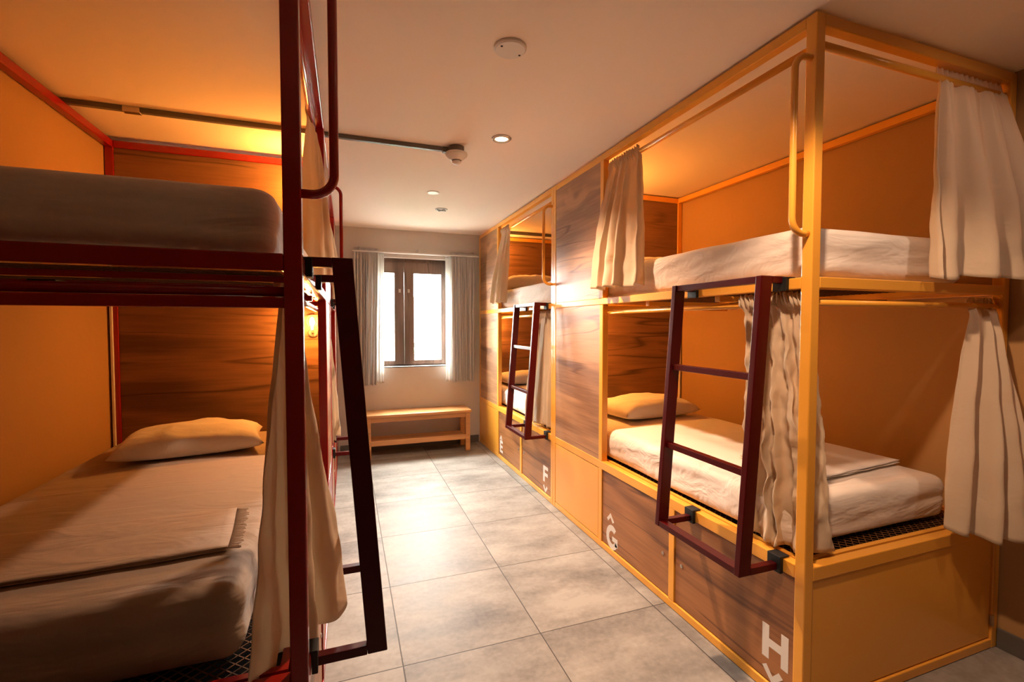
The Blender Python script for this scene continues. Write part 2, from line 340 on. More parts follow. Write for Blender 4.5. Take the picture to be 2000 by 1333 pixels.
# ------------------------------------------------------------------ bunk frames
_meshbase = {}
def mesh_base_bm(W, Lh, x0, y0, z):
    """expanded-metal deck: diamonds of thin strip"""
    bm = bmesh.new(); cw, ch = 0.036, 0.016; t = 0.0028
    nx, ny = int(W/cw), int(Lh/ch)
    for j in range(ny):
        for i in range(nx):
            cx = x0 + (i + .5*(j % 2))*cw; cy = y0 + j*ch
            for dx in (-1, 1):
                a = Vector((cx, cy, z)); b = Vector((cx + dx*cw/2, cy + ch, z))
                if b.x < x0 or b.x > x0+W: continue
                d = (b-a); nrm = Vector((-d.y, d.x, 0)).normalized()*t/2; hz = Vector((0, 0, .0025))
                v = [bm.verts.new(p) for p in (a-nrm, a+nrm, b+nrm, b-nrm)] 
                w2 = [bm.verts.new(p.co - hz) for p in v]
                bm.faces.new(v); 
                bm.faces.new((v[0], v[3], w2[3], w2[0])); bm.faces.new((v[1], w2[1], w2[2], v[2]))
    return bm

def bunk(name, Xf, s, Y0, L, D, paint, label, near_end=False, zt=2.44, wseed='woody'):
    t = .04; UO = 1.36; ZT0, ZT1 = zt-.04, zt; ZD0, ZD1 = 1.52, 1.56; ZB0, ZB1 = .495, .545
    root = thing(name, (Xf + s*D/2, Y0 + L/2, 0), label, 'bunk bed')
    def b(d0, d1, u0, u1, z0, z1): return (Xf+s*d0, Xf+s*d1, Y0+u0, Y0+u1, z0, z1)
    def P(d, u, z): return Vector((Xf+s*d, Y0+u, z))
    bv = .0035
    for (d, u, z0) in ((0, 0, 0), (D-t, 0, 0), (0, L-t, 0), (D-t, L-t, 0)):
        obj('post', B(b(d, d+t, u, u+t, z0, ZT1)), paint, root, bevel=bv)
    obj('post', B(b(0, t, UO-.0, UO+t, ZB1, ZD0)), paint, root, bevel=bv)
    obj('post', B(b(0, t, UO-.0, UO+t, ZD1, ZT0)), paint, root, bevel=bv)
    e = .0005
    for nm, z0, z1 in (('top_rail', ZT0, ZT1), ('deck_rail', ZD0, ZD1), ('base_rail', ZB0, ZB1)):
        obj(nm, B(b(e, t, t, L-t, z0, z1)), paint, root, bevel=bv)
        obj(nm, B(b(D-t, D-e, t, L-t, z0, z1)), paint, root, bevel=bv)
        obj(nm, B(b(t, D-t, e, t, z0, z1)), paint, root, bevel=bv)
        if nm != 'base_rail': obj(nm, B(b(t, D-t, L-t, L-e, z0, z1)), paint, root, bevel=bv)
    obj('bottom_rail', B(b(e, t, t, L-t, 0.002, .04)), paint, root, bevel=bv)
    if near_end: obj('bottom_rail', B(b(t, D-t, e, t, 0.002, .04)), paint, root, bevel=bv)
    for u in (.68, UO): obj('divider', B(b(e, t, u, u+t, .04, ZB0)), paint, root, bevel=.002)
    # wooden fronts of the closed head section, sheet-metal locker front under it
    obj('side_panel', B(b(.003, .020, UO+t, L-t, ZB1, ZD0)), wseed, root, bevel=.001)
    obj('side_panel', B(b(.003, .020, UO+t, L-t, ZD1, ZT0)), wseed, root, bevel=.001)
    obj('storage_panel', B(b(.002, .018, UO+t+.004, L-t-.004, .045, ZB0-.004)), paint, root, bevel=.002)
    # lockers under the bed
    drs = []
    for u0, u1 in ((t+.004, .676), (.724, UO-.004)):
        dr = obj('locker_door', B(b(.007, .024, u0, u1, .045, ZB0-.004)), 'woody2', root, bevel=.0015); drs.append(dr)
        ku = (u1 - .045) if u0 < .3 else (u0 + .045)
        bm = bmesh.new(); lathe(bm, P(.007, ku, .243), [(.009, 0), (.009, -s*.003), (.006, -s*.004)], 16, 'x'); obj('cam_lock', bm, 'steel', dr, smooth=False)
    # headboards across the far end
    for z0, z1, wm in ((ZB1, ZD0, 'woodx2'), (ZD1, ZT0, 'woodx')):
        h = obj('headboard', B(b(t, D-t, L-.032, L-.012, z0, z1)), wm, root, bevel=.001)
    obj('edge_strip', B(b(D-.018, D-.008, L-.056, L-.041, ZB1, ZD0)), 'white', root)
    if near_end:
        e2 = obj('end_panel', B(b(t+.004, D-t-.004, .008, .022, .045, ZB0-.004)), paint, root, bevel=.002)
        obj('hinge', B(b(D-t-.004, D-t+.012, -.002, .006, .10, .145)), 'steel', e2)
    obj('shade_sheet', B(b(.03, D-.045, .03, L-.045, .452, .460)), 'locker_shade', root)  # added dark sheet below the mesh, standing in for shade
    # decks
    for z in (ZB1-.004, ZD1-.004):
        bm = mesh_base_bm(D-.12, L-.12, min(Xf+s*.06, Xf+s*(D-.06)), Y0+.07, z)
        mb = obj('mesh_deck', bm, 'mesh', root); 
        obj('deck_edge', B(b(.05, .07, .05, L-.05, z-.022, z+.003), b(D-.07, D-.05, .05, L-.05, z-.022, z+.003), b(.07, D-.07, .05, .07, z-.022, z+.003), b(.07, D-.07, L-.07, L-.05, z-.022, z+.003)), paint, mb, bevel=.001)
    for u in (.45, .95, 1.5): obj('crossbar', B(b(t, D-t, u, u+.03, 1.495, 1.52)), paint, root, bevel=.002)
    for d, u in ((.16, .47), (.16, .97), (.4, .97), (.5, .12)):
        obj('rubber_clip', B(b(d, d+.05, u-.02, u+.05, 1.486, 1.4945)), 'black', root, bevel=.002)
    # curtain rods
    for z, r in ((1.473, .012), (2.350, .014)):
        bm = bmesh.new(); tube(bm, [P(.045, t, z), P(.045, UO, z)], r, 14); obj('curtain_rod', bm, paint, root, smooth=True)
        if near_end:
            bm = bmesh.new(); tube(bm, [P(t, .025, z), P(D-t, .025, z)], r, 14); obj('curtain_rod', bm, paint, root, smooth=True)
    # grab handle, a bent tube on the near front post
    r = .011; R = .05; o_ = .072; zt, zb = 2.295, 1.705; uu = .02
    pts = [P(0, uu, zt), P(-(o_-R), uu, zt)]
    pts += [P(-(o_-R) - R*math.sin(a), uu, zt - R + R*math.cos(a)) for a in [math.pi/2*i/8 for i in range(1, 9)]]
    pts += [P(-(o_-R) - R*math.cos(a), uu, zb + R - R*math.sin(a)) for a in [math.pi/2*i/8 for i in range(0, 9)]]
    pts += [P(0, uu, zb)]
    bm = bmesh.new(); tube(bm, pts, r, 14); obj('grab_handle', bm, paint, root, smooth=True)
    return root, drs, P

RB1, dr1, PR1 = bunk('bunk_bed', XR, 1, Y0R, LR, XWR-XR-.004, 'yellow', 'yellow metal bunk bed at the front right, lockers marked G and H', True)
RB2, dr2, PR2 = bunk('bunk_bed', XR, 1, Y0R+LR+.001, LR-.003, XWR-XR-.004, 'yellow', 'yellow metal bunk bed by the window wall, lockers marked E and F', False)
LB1, _, PL1 = bunk('bunk_bed', XL, -1, Y0L, LL, XL-XWL-.004, 'red', 'red metal bunk bed in the left foreground with a grab handle at the camera', True, zt=2.424)
LB2, _, PL2 = bunk('bunk_bed', XL, -1, Y0L+LL+.001, LL-.003, XL-XWL-.004, 'red', 'far red metal bunk bed on the left, mostly hidden behind the near red one', False, zt=2.424)
# thicker lower rail and flat bar under the left bunk's end
obj('lower_rail', B((XL-.04, XWL+.05, Y0L+.002, Y0L+.03, 1.434, 1.458)), 'red', LB1, bevel=.002)
obj('flat_bar', B((XL-.04, XWL+.05, Y0L+.012, Y0L+.03, 1.494, 1.508)), 'red', LB1, bevel=.002)

# painted letters on the locker doors (readable from the aisle: x of the glyph runs towards -Y)
def glyph_part(door, name, polys, u, z, h, label):
    """polys in a unit box (0..1 wide, 0..1 tall); u = left edge in world Y (larger Y), h = height"""
    bm = bmesh.new(); w_ = h*(1.45 if name == 'chevron' else .86)
    for poly in polys:
        f = [bm.verts.new((XR+.0065, u - px*w_, z + pz*h)) for px, pz in poly]
        k = [bm.verts.new((XR+.0078, u - px*w_, z + pz*h)) for px, pz in poly]
        bm.faces.new(f); bm.faces.new(k[::-1])
        for i in range(len(f)): bm.faces.new((f[i], f[(i+1) % len(f)], k[(i+1) % len(f)], k[i]))
    o = obj(name, bm, 'letter', door); o['label'] = label
R4 = lambda x0, x1, y0, y1: [(x0, y0), (x1, y0), (x1, y1), (x0, y1)]
LET = {
 'H': [R4(0, .27, 0, 1), R4(.73, 1, 0, 1), R4(.27, .73, .38, .62)],
 'E': [R4(0, .28, 0, 1), R4(.28, .85, 0, .21), R4(.28, .78, .40, .60), R4(.28, .85, .79, 1)],
 'F': [R4(0, .28, 0, 1), R4(.28, .80, .38, .59), R4(.28, .85, .79, 1)],
}
g = []; na = 22; a0, a1 = math.radians(48), math.radians(335)
for i in range(na):
    A0 = a0+(a1-a0)*i/na; A1 = a0+(a1-a0)*(i+1)/na
    ro, ri = .52, .27
    g.append([(.5+ri*math.cos(A0), .5+ri*math.sin(A0)), (.5+ro*math.cos(A0), .5+ro*math.sin(A0)), (.5+ro*math.cos(A1), .5+ro*math.sin(A1)), (.5+ri*math.cos(A1), .5+ri*math.sin(A1))])
g += [R4(.52, 1.0, .36, .56), R4(.76, 1.0, .20, .37)]
LET['G'] = g
UPC = [[(0, .22), (.20, 0), (.5, .52), (.5, 1.0)], [(1, .22), (.80, 0), (.5, .52), (.5, 1.0)]]
DNC = [[(0, .78), (.20, 1), (.5, .48), (.5, 0)], [(1, .78), (.80, 1), (.5, .48), (.5, 0)]]
glyph_part(dr1[1], 'letter', LET['G'], 2.453, .042, .142, 'white painted letter G')
glyph_part(dr1[1], 'chevron', UPC, 2.450, .200, .055, 'white painted upward chevron')
glyph_part(dr1[0], 'letter', LET['H'], 1.320, .128, .130, 'white painted letter H')
glyph_part(dr1[0], 'chevron', DNC, 1.318, .042, .062, 'white painted downward chevron')
glyph_part(dr2[1], 'letter', LET['E'], 4.555, .075, .125, 'white painted letter E')
glyph_part(dr2[1], 'chevron', UPC, 4.560, .200, .055, 'white painted upward chevron')
glyph_part(dr2[0], 'letter', LET['F'], 3.430, .128, .130, 'white painted letter F')
glyph_part(dr2[0], 'chevron', DNC, 3.432, .042, .062, 'white painted downward chevron')

# ------------------------------------------------------------------ ladders
def ladder(Xf, s, Y0, label):
    def P(d, u, z): return Vector((Xf+s*d, Y0+u, z))
    root = thing('bunk_ladder', P(-.15, .34, .50), label, 'ladder', 'maroon steel ladders hooked on the bunks')
    u0, u1 = .112, .562; zt, zb = 1.556, .512
    dt, db = -.088, -.165                      # centre line of the stringers at top and bottom
    dz = lambda z: db + (dt-db)*(z-zb)/(zt-zb)
    X = Vector((.052, 0, 0)); Yv = Vector((0, .026, 0))
    for u in (u0, u1):
        bm = bmesh.new(); beam(bm, P(dz(zb-.012), u, zb-.012), P(dz(zt+.013), u, zt+.013), X, Yv); obj('side_rail', bm, 'maroon', root, bevel=.0025)
    for z in (zb, .862, 1.208, zt):
        bm = bmesh.new()
        ww = .040 if z in (zb, zt) else .028
        beam(bm, P(dz(z) - (.004 if z == zb else 0), u0+.013, z), P(dz(z) - (.004 if z == zb else 0), u1-.013, z), (ww, 0, 0), (0, 0, .025)); obj('rung', bm, 'maroon', root, bevel=.002)
    for u in (u0, u1):
        for z in (zb, zt):
            bm = bmesh.new(); beam(bm, P(dz(z)+.026, u, z), P(-.003, u, z), (0, .026, 0), (0, 0, .025)); ar = obj('hook_arm', bm, 'maroon', root, bevel=.002)
            zr = 1.54 if z == zt else .52
            hh = .024 if z == zt else .03
            bm = B((Xf-s*.016, Xf-s*.0006, Y0+u-.028, Y0+u+.028, zr-hh, zr+hh), (Xf-s*.016, Xf+s*.03, Y0+u-.028, Y0+u+.028, zr+hh-.003, zr+hh+.002))
            obj('rubber_hook', bm, 'black', ar, bevel=.002)
    return root
ladder(XR, 1, Y0R, 'maroon ladder on the front right yellow bunk, above lockers G and H')
ladder(XR, 1, Y0R+LR+.001, 'far maroon ladder on the yellow bunk by the window, above lockers E and F')
ladder(XL, -1, Y0L, 'near-black maroon ladder seen edge-on at the left foreground red bunk')
ladder(XL, -1, Y0L+LL+.001, 'ladder of the far red bunk, hidden behind the near left ladder')

# ------------------------------------------------------------------ bedding
def rounded_box(bm, x0, x1, y0, y1, z0, z1, r, n=(26, 40, 7), wr=0.006, seed=0, crown=.012, drag=.0):
    """subdivided box with rounded edges and soft wrinkles"""
    c = Vector(((x0+x1)/2, (y0+y1)/2, (z0+z1)/2)); h = Vector(((x1-x0)/2, (y1-y0)/2, (z1-z0)/2))
    def q(p):
        inn = Vector([max(-h[i]+r[i], min(h[i]-r[i], p[i])) for i in range(3)]); d = p - inn
        dd = Vector([d[i]/r[i] for i in range(3)])
        if dd.length > 1e-9:
            m_ = max(abs(dd[i]) for i in range(3)); dn = dd.normalized()*m_
            p = inn + Vector([dn[i]*r[i] for i in range(3)])
        wpos = c + p
        nv = noise.noise_vector(Vector((wpos.x*5+seed, wpos.y*3, wpos.z*9)))
        side = 1.0 if abs(p.z) < h.z - .02 else .35
        st = noise.noise(Vector((wpos.x*2+wpos.y*2.2+seed, wpos.z*26 + wpos.y*5, 3.3)))
        nrm = dd.normalized() if dd.length > 1e-9 else Vector((0, 0, 1))
        wpos = wpos + nv*wr*side + nrm*st*drag*side
        if p.z > 0: wpos.z += crown*(1-(p.x/h.x)**2)*(1-(p.y/h.y)**2)
        return wpos
    verts = {}
    def V(i, j, k):
        key = (i, j, k)
        if key not in verts:
            f = lambda a, N, rr, hh: _sp(a, N, rr, hh)
            verts[key] = bm.verts.new(q(Vector((_sp(i, n[0], r[0], h.x), _sp(j, n[1], r[1], h.y), _sp(k, n[2], r[2], h.z)))))
        return verts[key]
    def _sp(a, N, rr, hh):
        m_ = 4 if N > 10 else 3
        if a <= m_: return -hh + rr*(1-math.cos(math.pi/2*a/m_))*1.0 if a < m_ else -hh+rr
        if a >= N-m_: return hh - rr*(1-math.cos(math.pi/2*(N-a)/m_)) if a > N-m_ else hh-rr
        return -hh+rr + (2*hh-2*rr)*(a-m_)/(N-2*m_)
    NX, NY, NZ = n
    for i in range(NX):
        for j in range(NY):
            for k in (0, NZ): bm.faces.new((V(i, j, k), V(i+1, j, k), V(i+1, j+1, k), V(i, j+1, k)))
    for i in range(NX):
        for k in range(NZ):
            for j in (0, NY): bm.faces.new((V(i, j, k), V(i+1, j, k), V(i+1, j, k+1), V(i, j, k+1)))
    for j in range(NY):
        for k in range(NZ):
            for i in (0, NX): bm.faces.new((V(i, j, k), V(i, j+1, k), V(i, j+1, k+1), V(i, j, k+1)))

def mattress(x0, x1, y0, y1, z0, z1, label, seed, mat='sheet', rad=(.045, .045, .045)):
    bm = bmesh.new()
    rounded_box(bm, x0, x1, y0, y1, z0, z1, rad, n=(56, 90, 16), seed=seed, wr=.006, drag=.008)
    o = obj('mattress', bm, mat, smooth=True, origin=((x0+x1)/2, (y0+y1)/2, z0))
    tag(o, label, 'mattress', 'mattresses in white fitted sheets'); return o

def pillow(cx, cy, z, lx, ly, h, rot, label, seed, tilt=(0, 0), parent=None):
    bm = bmesh.new(); n = 26; top = {}; bot = {}
    for i in range(n+1):
        for j in range(n+1):
            a, b = -1+2*i/n, -1+2*j/n
            ea = max(0, 1-abs(a)**2.6)**.5; eb = max(0, 1-abs(b)**2.6)**.5
            pr = (ea*eb)**.75
            # pinch the sides between the corners
            x = a*lx/2*(1-.07*(1-b*b)*abs(a)**3*1.0); y = b*ly/2*(1-.09*(1-a*a)*abs(b)**3)
            nz = noise.noise(Vector((a*2.2+seed, b*2.2, seed)))*.16 + noise.noise(Vector((a*5+seed, b*5, 1)))*.06
            zt = h*(.62*pr*(1+nz)) ; zb_ = -h*.30*pr
            p1 = Vector((x, y, h*.30 + zt)); p2 = Vector((x, y, h*.30+zb_))
            R = Matrix.Rotation(rot, 3, 'Z') @ Matrix.Rotation(tilt[0], 3, 'X') @ Matrix.Rotation(tilt[1], 3, 'Y')
            o_ = Vector((cx, cy, z))
            edge = i in (0, n) or j in (0, n)
            top[i, j] = bm.verts.new(o_ + R @ p1)
            bot[i, j] = top[i, j] if edge else bm.verts.new(o_ + R @ p2)
    for i in range(n):
        for j in range(n):
            bm.faces.new((top[i, j], top[i+1, j], top[i+1, j+1], top[i, j+1]))
            q_ = [bot[i, j], bot[i, j+1], bot[i+1, j+1], bot[i+1, j]]
            if len(set(q_)) == 4:
                try: bm.faces.new(q_)
                except ValueError: pass
    o = obj('pillow', bm, 'pillow', smooth=True, origin=(cx, cy, z))
    tag(o, label, 'pillow', 'white pillows on the bunks'); return o

ZL, ZU = .549, 1.564
LT, UT = .735, 1.752
mattress(XR+.060, XWR-.17, Y0R+.105, Y0R+LR-.05, ZL, LT, 'white sheeted mattress on the lower bed of the front right yellow bunk', 1)
mattress(XR+.052, XWR-.20, Y0R+.055, Y0R+LR-.05, ZU, UT, 'white sheeted mattress on the upper bed of the front right yellow bunk', 5)
Y2 = Y0R+LR+.001
mattress(XR+.060, XWR-.17, Y2+.105, Y2+LR-.055, ZL, LT, 'white sheeted mattress on the lower bed of the far yellow bunk', 9)
mattress(XR+.052, XWR-.17, Y2+.06, Y2+LR-.055, ZU, UT, 'white sheeted mattress on the upper bed of the far yellow bunk', 13)
mattress(XWL+.05, XL-.16, Y0L+.105, Y0L+LL-.05, ZL, .745, 'white sheeted mattress on the lower bed of the front red bunk', 17, 'sheet_shaded')
mattress(XWL+.05, XL-.060, Y0L+.06, Y0L+LL-.05, ZU, UT-.022, 'white sheeted mattress on the upper bed of the front red bunk', 21, 'sheet', (.055, .05, .045))
Y3 = Y0L+LL+.001
mattress(XWL+.05, XL-.06, Y3+.105, Y3+LL-.055, ZL, LT, 'white sheeted mattress on the lower bed of the far red bunk, mostly hidden', 25)
mattress(XWL+.05, XL-.052, Y3+.06, Y3+LL-.055, ZU, UT, 'white sheeted mattress on the upper bed of the far red bunk, mostly hidden', 29)

pillow(2.02, 2.82, LT+.010, .66, .44, .155, .10, 'white pillow on the lower bed of the front right yellow bunk', 2)
pillow(2.05, 2.86, UT+.006, .66, .44, .125, .05, 'white pillow on the upper bed of the front right yellow bunk', 4, )
pillow(1.93, Y2+1.62, LT+.006, .70, .46, .15, .05, 'white pillow on the lower bed of the far yellow bunk', 6)
pillow(1.95, Y2+1.62, UT+.012, .70, .46, .20, -.08, 'white pillow on the upper bed of the far yellow bunk', 8)
pillow(-.735, 2.76, .745+.010, .62, .44, .15, .17, 'plump pillow on the lower bed of the front red bunk', 10)

def folded_sheet(pts, z, th, label, name='folded_sheet', fringe=False, mat='blanket'):
    """pts: four corners (x, y) of the folded stack, layered cloth with soft waves"""
    bm = bmesh.new(); A, B_, C_, D_ = [Vector((p[0], p[1], 0)) for p in pts]; n = 30
    layers = 3
    for l in range(layers):
        top = {}; bo = {}
        ins = .006*(l % 2)
        for i in range(n+1):
            for j in range(n+1):
                a, b = i/n, j/n
                a2 = ins + a*(1-2*ins); b2 = ins + b*(1-2*ins)
                p = (A*(1-a2)+B_*a2)*(1-b2) + (D_*(1-a2)+C_*a2)*b2
                ew = .010*(noise.noise(Vector((p.x*7, l*3.1, 5+b)))); p = p + Vector((ew*.6, ew, 0))
                wv = noise.noise(Vector((p.x*4, p.y*6, 2)))*.004
                eg = min(a, 1-a, b, 1-b)*n; rr = min(1, eg/1.5)
                zz = z + l*th/layers + wv + .004
                top[i, j] = bm.verts.new((p.x, p.y, zz + th/layers*(.35+.55*rr)))
                bo[i, j] = bm.verts.new((p.x, p.y, zz))
        for i in range(n):
            for j in range(n):
                bm.faces.new((top[i, j], top[i+1, j], top[i+1, j+1], top[i, j+1])); bm.faces.new((bo[i, j], bo[i, j+1], bo[i+1, j+1], bo[i+1, j]))
        for i in range(n):
            for j in (0, n): bm.faces.new((top[i, j], top[i+1, j], bo[i+1, j], bo[i, j]))
            for j in (0, n): bm.faces.new((top[j, i], top[j, i+1], bo[j, i+1], bo[j, i]))
    o = obj(name, bm, mat, smooth=True, origin=(pts[0][0], pts[0][1], z))
    tag(o, label, 'bed linen')
    if fringe:
        bm = bmesh.new()
        for k in range(70):
            t_ = k/69; p = B_*(1-t_) + C_*t_
            q_ = p + Vector((.028+.012*random.random(), random.uniform(-.006, .006), 0))
            tube(bm, [(p.x-.002, p.y, z+th*.75), (p.x+.010, p.y, z+th*.7), (q_.x, q_.y, z+.009)], .0013, 5)
        obj('fringe', bm, mat, o, smooth=True)
    return o
folded_sheet([(-1.15, 1.44), (-.325, 1.49), (-.36, 1.80), (-1.12, 1.80)], .752, .014, 'folded sheet with a fringed edge lying across the front red lower bed', fringe=True, mat='folded_shaded')
folded_sheet([(1.85, 1.36), (2.44, 1.42), (2.42, 1.78), (1.80, 1.74)], .745, .016, 'folded flat sheet on the front yellow lower bed behind the corner post')

# ------------------------------------------------------------------ curtains
def curtain(name, top, bot, ztop, zbot, folds, amp, label, cat='curtain', group='cream curtains gathered on the bunk rods', mat='curtain', n=110, m=56,
            head=.028, rod_r=.016, seed=0, spread=1.3, hemdrop=0.0, gather=1.0, crumple=.006, thick=.0016, topamp=.35):
    """top, bot: horizontal polylines [(x, y)] the cloth follows at the rod and at the hem"""
    def samp(pl, t_):
        P_ = [Vector((p[0], p[1], 0)) for p in pl]
        seg = [(P_[i+1]-P_[i]).length for i in range(len(P_)-1)]; tot = sum(seg); d = t_*tot
        for i, l in enumerate(seg):
            if d <= l or i == len(seg)-1:
                f = d/max(l, 1e-6); return P_[i].lerp(P_[i+1], min(1, f)), (P_[i+1]-P_[i]).normalized()
            d -= l
    rnd = random.Random(seed)
    ph = [rnd.uniform(0, 6.28) for _ in range(8)]
    # uneven fold spacing
    def warp(t_): return t_ + .05*math.sin(2*math.pi*t_*1.3+ph[0]) + .03*math.sin(2*math.pi*t_*2.9+ph[1])
    bm = bmesh.new(); G = {}
    for i in range(n+1):
        s_ = i/n
        for j in range(m+1):
            v = j/m
            e = v**(1/spread) if spread else v
            e = e*e*(3-2*e)*.45 + e*.55
            pt, tt = samp(top, s_); pb, tb = samp(bot, s_)
            p = pt.lerp(pb, e); tg = tt.lerp(tb, e); tg = tg.normalized() if tg.length > 1e-6 else tt
            nr = Vector((-tg.y, tg.x, 0))
            A_ = amp*(topamp + (1-topamp)*min(1, v*1.5)); ws = warp(s_)
            f1 = math.sin(2*math.pi*folds*ws + ph[2] + .5*math.sin(v*3+ph[3]))
            f1 = math.copysign(abs(f1)**.75, f1)
            f2 = math.sin(2*math.pi*folds*2.1*ws + ph[4])*max(0, 1-v*2.2)*.5
            f3 = math.sin(2*math.pi*folds*.5*ws + ph[5] + v*1.2)*.5*v
            # pinched band just under the rod
            zz = ztop + head + (zbot - hemdrop*math.sin(math.pi*s_) - ztop - head)*v
            under = math.exp(-((zz-(ztop-.05))/.035)**2)
            off = A_*(f1*(1-.45*under*gather) + f2 + f3)
            if zz > ztop - .03:    # casing around the rod: fine ruffles
                k = min(1, (zz-(ztop-.03))/.03)
                off = off*(1-k) + k*(rod_r*.9 + .006*math.sin(2*math.pi*folds*3.3*s_+ph[6]))
                zz += k*.006*math.sin(2*math.pi*folds*2.7*s_+ph[7])
            q = p + nr*off + tg*(.3*amp*math.cos(2*math.pi*folds*ws+ph[2]+1)*min(1, v*1.6))
            c = noise.noise_vector(Vector((s_*7+seed, v*9, seed*1.7)))*crumple*(.3+v)
            if crumple > .015: c += noise.noise_vector(Vector((s_*15+v*9, v*26-s_*6, seed)))*.007
            q = Vector((q.x+c.x, q.y+c.y, zz + .35*c.z + (v**6)*.008*math.sin(2*math.pi*folds*ws+ph[2])))
            G[i, j] = bm.verts.new(q)
    for i in range(n):
        for j in range(m): bm.faces.new((G[i, j], G[i+1, j], G[i+1, j+1], G[i, j+1]))
    cx = sum(p[0] for p in top)/len(top); cy = sum(p[1] for p in top)/len(top)
    o = obj(name, bm, mat, smooth=True, origin=(cx, cy, ztop))
    md = o.modifiers.new('thickness', 'SOLIDIFY'); md.thickness = thick; md.offset = 0
    tag(o, label, cat, group); return o, G

xr = XR+.045; 
# right front bunk
curtain('curtain', [(xr, 2.19), (xr, 2.495)], [(XR-.005, 2.10), (XR-.065, 2.30), (XR-.045, 2.56)], 2.352, 1.612, 4.5, .026, 'cream curtain gathered at the far end of the front yellow upper bed', seed=1, hemdrop=.005)
curtain('curtain', [(2.18, Y0R+.025), (2.595, Y0R+.025)], [(2.05, Y0R-.05), (2.33, Y0R-.10), (2.58, Y0R-.14)], 2.362, 1.565, 4, .030, 'cream curtain at the wall end of the yellow bunk, upper right corner of the photo', seed=2, hemdrop=-.01, head=.045)
curtain('curtain', [(2.435, Y0R+.025), (2.60, Y0R+.025)], [(2.20, Y0R-.035), (2.40, Y0R-.13), (2.50, Y0R-.16)], 1.476, .60, 3.2, .036, 'long cream curtain flaring by the right wall below the upper one', seed=3, hemdrop=.035)
curtain('curtain', [(xr, 1.195), (xr, 1.47)], [(XR+.215, 1.195), (XR+.06, 1.225), (XR+.03, 1.36), (XR+.045, 1.45)], 1.476, .560, 5.2, .022, 'crumpled cream curtain bunched behind the ladder at the yellow corner post', seed=4, crumple=.020, rod_r=.024, head=.034)
# far yellow bunk
curtain('curtain', [(xr, Y2+1.10), (xr, Y2+1.35)], [(XR-.01, Y2+1.10), (XR-.06, Y2+1.25), (XR-.05, Y2+1.46)], 2.352, 1.620, 3.2, .022, 'narrow cream curtain on the far yellow upper bed near the window wall', seed=5)
curtain('curtain', [(xr, Y2+.06), (xr, Y2+.44)], [(XR+.04, Y2+.08), (XR+.02, Y2+.30), (XR-.01, Y2+.52)], 1.476, .57, 5, .02, 'cream curtain on the far yellow lower bed behind its ladder', seed=6)
# red bunks
xl = XL-.045
curtain('curtain', [(xl, Y0L+.05), (xl, Y0L+.20)], [(XL-.155, Y0L+.055), (XL-.09, Y0L+.10), (XL-.01, Y0L+.17), (XL+.070, Y0L+.36)], 1.476, .545, 2.6, .026, 'long cream curtain bunched around the red corner post in the foreground', seed=7, hemdrop=.02, crumple=.009)
curtain('curtain', [(xl, Y0L+1.10), (xl, Y0L+1.35)], [(XL-.10, Y0L+1.18), (XL+.01, Y0L+1.22), (XL+.065, Y0L+1.34)], 2.352, 1.600, 2.2, .022, 'cream curtain hanging from the top rod of the front red bunk, behind the handle', seed=8)
curtain('curtain', [(xl, Y3+.05), (xl, Y3+.40)], [(XL-.05, Y3+.07), (XL-.01, Y3+.3), (XL+.03, Y3+.50)], 1.476, .56, 4, .022, 'cream curtain on the far red lower bed, a thin strip left of the ladder', seed=9)
curtain('curtain', [(xl, Y3+1.10), (xl, Y3+1.35)], [(XL-.0, Y3+1.12), (XL+.06, Y3+1.4)], 2.352, 1.62, 4, .022, 'cream curtain on the far red upper bed, hidden behind the nearer one', seed=10)

# window curtains
curtain('window_curtain', [(.085, YB-.075), (.335, YB-.075)], [(.075, YB-.085), (.300, YB-.085)], 2.185, .745, 7, .020, 'grey pleated window curtain at the left side of the window', group='grey pleated curtains at the window', mat='drape', seed=11, head=.035, topamp=.7, crumple=.003)
curtain('window_curtain', [(1.135, YB-.075), (1.44, YB-.075)], [(1.150, YB-.085), (1.41, YB-.085)], 2.185, .745, 8, .020, 'grey pleated window curtain at the right side of the window', group='grey pleated curtains at the window', mat='drape', seed=12, head=.035, topamp=.7, crumple=.003)
curtain('sheer_curtain', [(.325, YB-.045), (.40, YB-.045)], [(.300, YB-.055), (.385, YB-.05)], 2.175, .76, 3, .010, 'thin white sheer edging the left window curtain', group='white sheers at the window', mat='sheer', seed=13, head=.02, n=40, crumple=.002)
curtain('sheer_curtain', [(1.075, YB-.045), (1.165, YB-.045)], [(1.070, YB-.055), (1.17, YB-.05)], 2.175, .75, 3, .012, 'thin white sheer edging the right window curtain', group='white sheers at the window', mat='sheer', seed=14, head=.02, n=40, crumple=.002)
tr = thing('curtain_track', (.76, YB-.06, 2.19), 'slim white curtain track on the wall above the window', 'curtain track')
obj('track', B((.07, 1.46, YB-.088, YB-.040, 2.178, 2.192)), 'white', tr, bevel=.002)
for x in (.14, .76, 1.40): obj('bracket', B((x-.01, x+.01, YB-.06, YB-.0005, 2.193, 2.235)), 'steel', tr, bevel=.002)

